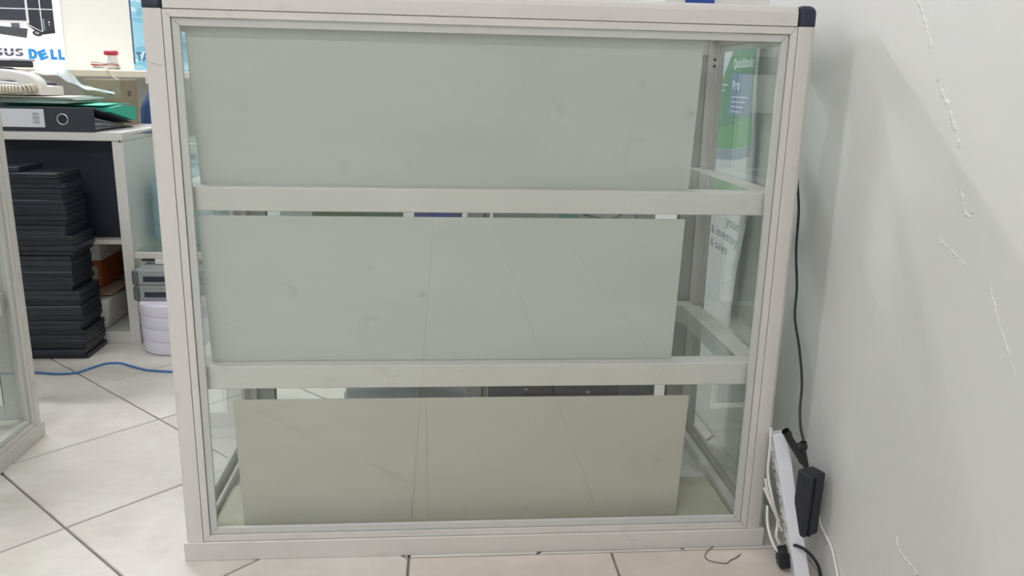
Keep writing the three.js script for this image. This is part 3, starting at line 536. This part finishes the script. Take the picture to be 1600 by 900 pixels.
{
  const P = onZ(224, 160, -2.9), g = thing('blue_canister', 'dark blue canister beside the cardboard box', 'canister', [-0.98, YD, -2.83]);
  g.position.set(P.x + 0.03, 0, -2.93);
  part('body', new THREE.LatheGeometry([[0, 0], [0.05, 0], [0.055, 0.01], [0.055, 0.60], [0.05, 0.68], [0.03, 0.72], [0.022, 0.73], [0.022, 0.76], [0, 0.76]].map(p => new THREE.Vector2(...p)), 28), std({ color: 0x33507a, roughness: 0.35 }), g);
  part('cap', new THREE.CylinderGeometry(0.026, 0.026, 0.03, 20).translate(0, 0.7755, 0), M.white, g);
}
// posters on the back wall
const pcTex = canvasTex(640, 760, (c, w, h) => {
  c.fillStyle = '#e6e8ef'; c.fillRect(0, 0, w, h);
  c.fillStyle = '#2b2f3a'; c.beginPath(); c.moveTo(400, 40); c.lineTo(478, 40); c.lineTo(484, 496); c.lineTo(376, 440); c.fill(); c.fillRect(490, 30, 90, 470);
  c.fillStyle = '#20242d'; c.beginPath(); c.moveTo(370, 446); c.lineTo(484, 500); c.lineTo(580, 480); c.lineTo(580, 506); c.lineTo(470, 522); c.fill();
  c.fillStyle = '#6d8088'; c.fillRect(494, 400, 16, 90); c.fillStyle = '#cfe6ea'; c.fillRect(536, 420, 12, 12); c.fillRect(538, 442, 8, 8);
  c.fillStyle = '#d3d6dd'; c.fillRect(150, 40, 245, 400); c.fillStyle = '#363b47'; c.fillRect(172, 52, 205, 368);
  c.fillStyle = '#b9c0c8'; c.beginPath(); c.ellipse(340, 120, 26, 60, 0.5, 0, 7); c.fill(); c.fillStyle = '#dfe2e8'; c.fillRect(170, 328, 410, 7);
  c.fillStyle = '#5b6068'; c.fillRect(258, 438, 64, 36); c.fillStyle = '#454a52'; c.beginPath(); c.moveTo(60, 455); c.lineTo(378, 478); c.lineTo(362, 548); c.lineTo(60, 508); c.fill();
  c.fillStyle = '#2c3038'; c.beginPath(); c.ellipse(446, 512, 36, 20, 0.2, 0, 7); c.fill(); c.fillStyle = '#9aa0a8'; c.beginPath(); c.ellipse(444, 508, 16, 9, 0.2, 0, 7); c.fill();
  c.fillStyle = '#c4556a'; c.beginPath(); c.arc(138, 382, 16, 0, 7); c.fill();
  const word = (t, x0, x1, y, px, col, lw) => { c.save(); c.font = `bold ${px}px sans-serif`; c.fillStyle = c.strokeStyle = col; c.lineWidth = lw; c.lineJoin = 'miter'; const m = c.measureText(t).width || 1; c.translate(x0, y); c.scale((x1 - x0) / m, 1); c.fillText(t, 0, 0); c.strokeText(t, 0, 0); c.restore(); };
  word('ASUS', 30, 326, 684, 76, '#4d4c66', 3); c.fillStyle = '#e6e8ef'; c.fillRect(0, 652, 330, 5);
  word('D', 358, 428, 702, 96, '#1f86cc', 9); word('L', 522, 574, 702, 96, '#1f86cc', 9); word('L', 582, 630, 702, 96, '#1f86cc', 9);
  c.save(); c.translate(436, 706); c.rotate(-0.36); word('E', 4, 76, 10, 88, '#1f86cc', 9); c.restore();
});
{
  const A = onZ(-28, 106, ZB), B = onZ(105, 106, ZB), w = B.x - A.x, h = w * 760 / 640;
  single('computer_poster', 'white computer poster with brand lettering on the back wall', 'poster', new THREE.BoxGeometry(w, h, 0.001), std({ map: pcTex, roughness: 0.5 }), [(A.x + B.x) / 2, B.y + h / 2 + 0.003, ZB + 0.001]);
  const C = onZ(206, 60, ZB), D = onZ(318, 60, ZB), w2 = D.x - C.x;
  const tex = canvasTex(256, 512, (c, w, h) => { c.fillStyle = '#8fc4da'; c.fillRect(0, 0, w, h); const r = rng(6); for (let i = 0; i < 90; i++) { c.fillStyle = ['rgba(235,245,248,0.5)', 'rgba(90,160,195,0.45)', 'rgba(60,130,170,0.3)'][i % 3]; c.beginPath(); c.ellipse(r() * w, r() * h, 20 + r() * 50, 4 + r() * 14, (r() - 0.5) * 0.4, 0, 7); c.fill(); } c.fillStyle = '#3a5a78'; c.font = 'bold 40px sans-serif'; c.fillText('TA', 10, 480); c.fillRect(0, 240, 6, 250); });
  single('sky_poster', 'light blue poster on the back wall above the cream counter', 'poster', new THREE.BoxGeometry(w2, 0.62, 0.001), std({ map: tex, roughness: 0.5 }), [(C.x + D.x) / 2, 0.806 + 0.31, ZB + 0.001]);
}

// ---------------------------------------------------------------- glass rack beside the cabinet: water bottle on it, units and tub below
const rack = thing('glass_rack', 'white framed glass rack beside the open cabinet', 'rack');
{
  const x0 = -0.905, x1 = -0.44, z0 = -2.86, z1 = -2.425;
  for (const [x, z] of [[x0, z0], [x1 - 0.014, z0], [x1 - 0.014, z1 - 0.014]]) part('post', lim(x, x + 0.014, 0, 0.62, z, z + 0.014), M.alu, rack);
  part('shelf_rail', lim(x0 - 0.003, x1 - 0.0143, 0.262, 0.281, z1 - 0.014, z1, 0.002), M.alu, rack); part('shelf_rail', lim(x0 + 0.0143, x1 - 0.0143, 0.262, 0.281, z0, z0 + 0.014), M.alu, rack);
  part('shelf_clip', lim(x0 + 0.018, x0 + 0.055, 0.2555, 0.2618, z1 - 0.012, z1 + 0.002), M.gasket, rack);
  part('shelf_clip', lim(x0 + 0.056, x0 + 0.12, 0.247, 0.2618, z1 - 0.012, z1 + 0.003), M.white, rack);
  part('shelf_glass', lim(x0 + 0.002, x1 - 0.002, 0.2813, 0.286, z0 + 0.015, z1 - 0.0145), M.glassEdge, rack);
  part('front_glass', lim(x0 - 0.002, x1 - 0.0145, 0.2865, 0.618, z1 - 0.009, z1 - 0.005, 0.0004), M.glass, rack);
  part('back_panel', lim(x0 + 0.0145, x1 - 0.0145, 0.287, 0.618, z0 + 0.004, z0 + 0.008), std({ color: 0xe0e3df, roughness: 0.5 }), rack);
  part('top_glass', lim(x0, x1, 0.6203, 0.626, z0, z1, 0.0004), M.glass, rack);
}
{
  const g = thing('water_bottle', 'large pale blue water bottle standing on the glass rack', 'bottle', [-0.787, 0.2862, -2.60]); g.scale.set(0.9, 1.0, 0.9);
  const prof = [[0, 0], [0.11, 0], [0.125, 0.012], [0.125, 0.05], [0.12, 0.06], [0.125, 0.07], [0.125, 0.13], [0.12, 0.14], [0.125, 0.15], [0.122, 0.18], [0.09, 0.225], [0.04, 0.25], [0.028, 0.26], [0.028, 0.285], [0, 0.285]];
  part('body', new THREE.LatheGeometry(prof.map(p => new THREE.Vector2(...p)), 48), new THREE.MeshPhysicalMaterial({ color: 0xb7d6e0, roughness: 0.25, transmission: 0.5, thickness: 0, ior: 1.4 }), g);
  part('cap', new THREE.CylinderGeometry(0.031, 0.031, 0.03, 24).translate(0, 0.2855, 0), M.white, g);
}
{
  const C = onY(262, 550, 0), g = thing('ribbed_tub', 'white ribbed round plastic tub on the floor tiles', 'tub', [-0.793, 0, -2.398]);
  const p = []; for (let i = 0; i < 4; i++) { const y = i * 0.038; p.push([0.0905 + i * 0.0015, y + 0.001], [0.0935 + i * 0.0015, y + 0.005], [0.0945 + i * 0.0015, y + 0.033], [0.0915 + i * 0.0015, y + 0.037]); }
  part('wall', new THREE.LatheGeometry([[0, 0.001], ...p, [0, 0.149]].map(q => new THREE.Vector2(...q)), 56), std({ color: 0xdcdae6, roughness: 0.4 }), g);
  part('lid', new THREE.CylinderGeometry(0.094, 0.096, 0.004, 48).translate(0, 0.1512, 0), std({ color: 0xe2e0ea, roughness: 0.4 }), g);
}
for (let k = 0; k < 2; k++) {
  const g = thing('slotted_unit', ['grey slotted drive unit resting on the white tub lid', 'grey slotted drive unit stacked under the glass rack shelf'][k], 'drive unit', [-0.795, 0.1535 + k * 0.0462, -2.40], 0, 'grey units on the white tub');
  const gm = std({ color: 0x8f9493, roughness: 0.45 }), dm = std({ color: 0x232a3c, roughness: 0.4 });
  part('body', lim(-0.092, 0.1, 0, 0.0455, -0.07, 0.05, 0.004, 2), gm, g);
  part('end_cap', lim(-0.097, -0.078, 0.001, 0.0445, 0.02, 0.054, 0.006, 2), std({ color: 0x55595a, roughness: 0.5 }), g);
  part('slot', lim(-0.066, 0.094, 0.011, 0.026, 0.0495, 0.0512, 0.0005), dm, g);
  part('trim', lim(-0.07, 0.098, 0.027, 0.036, 0.0495, 0.0525, 0.001), gm, g);
}

renderer.render(scene, camera);
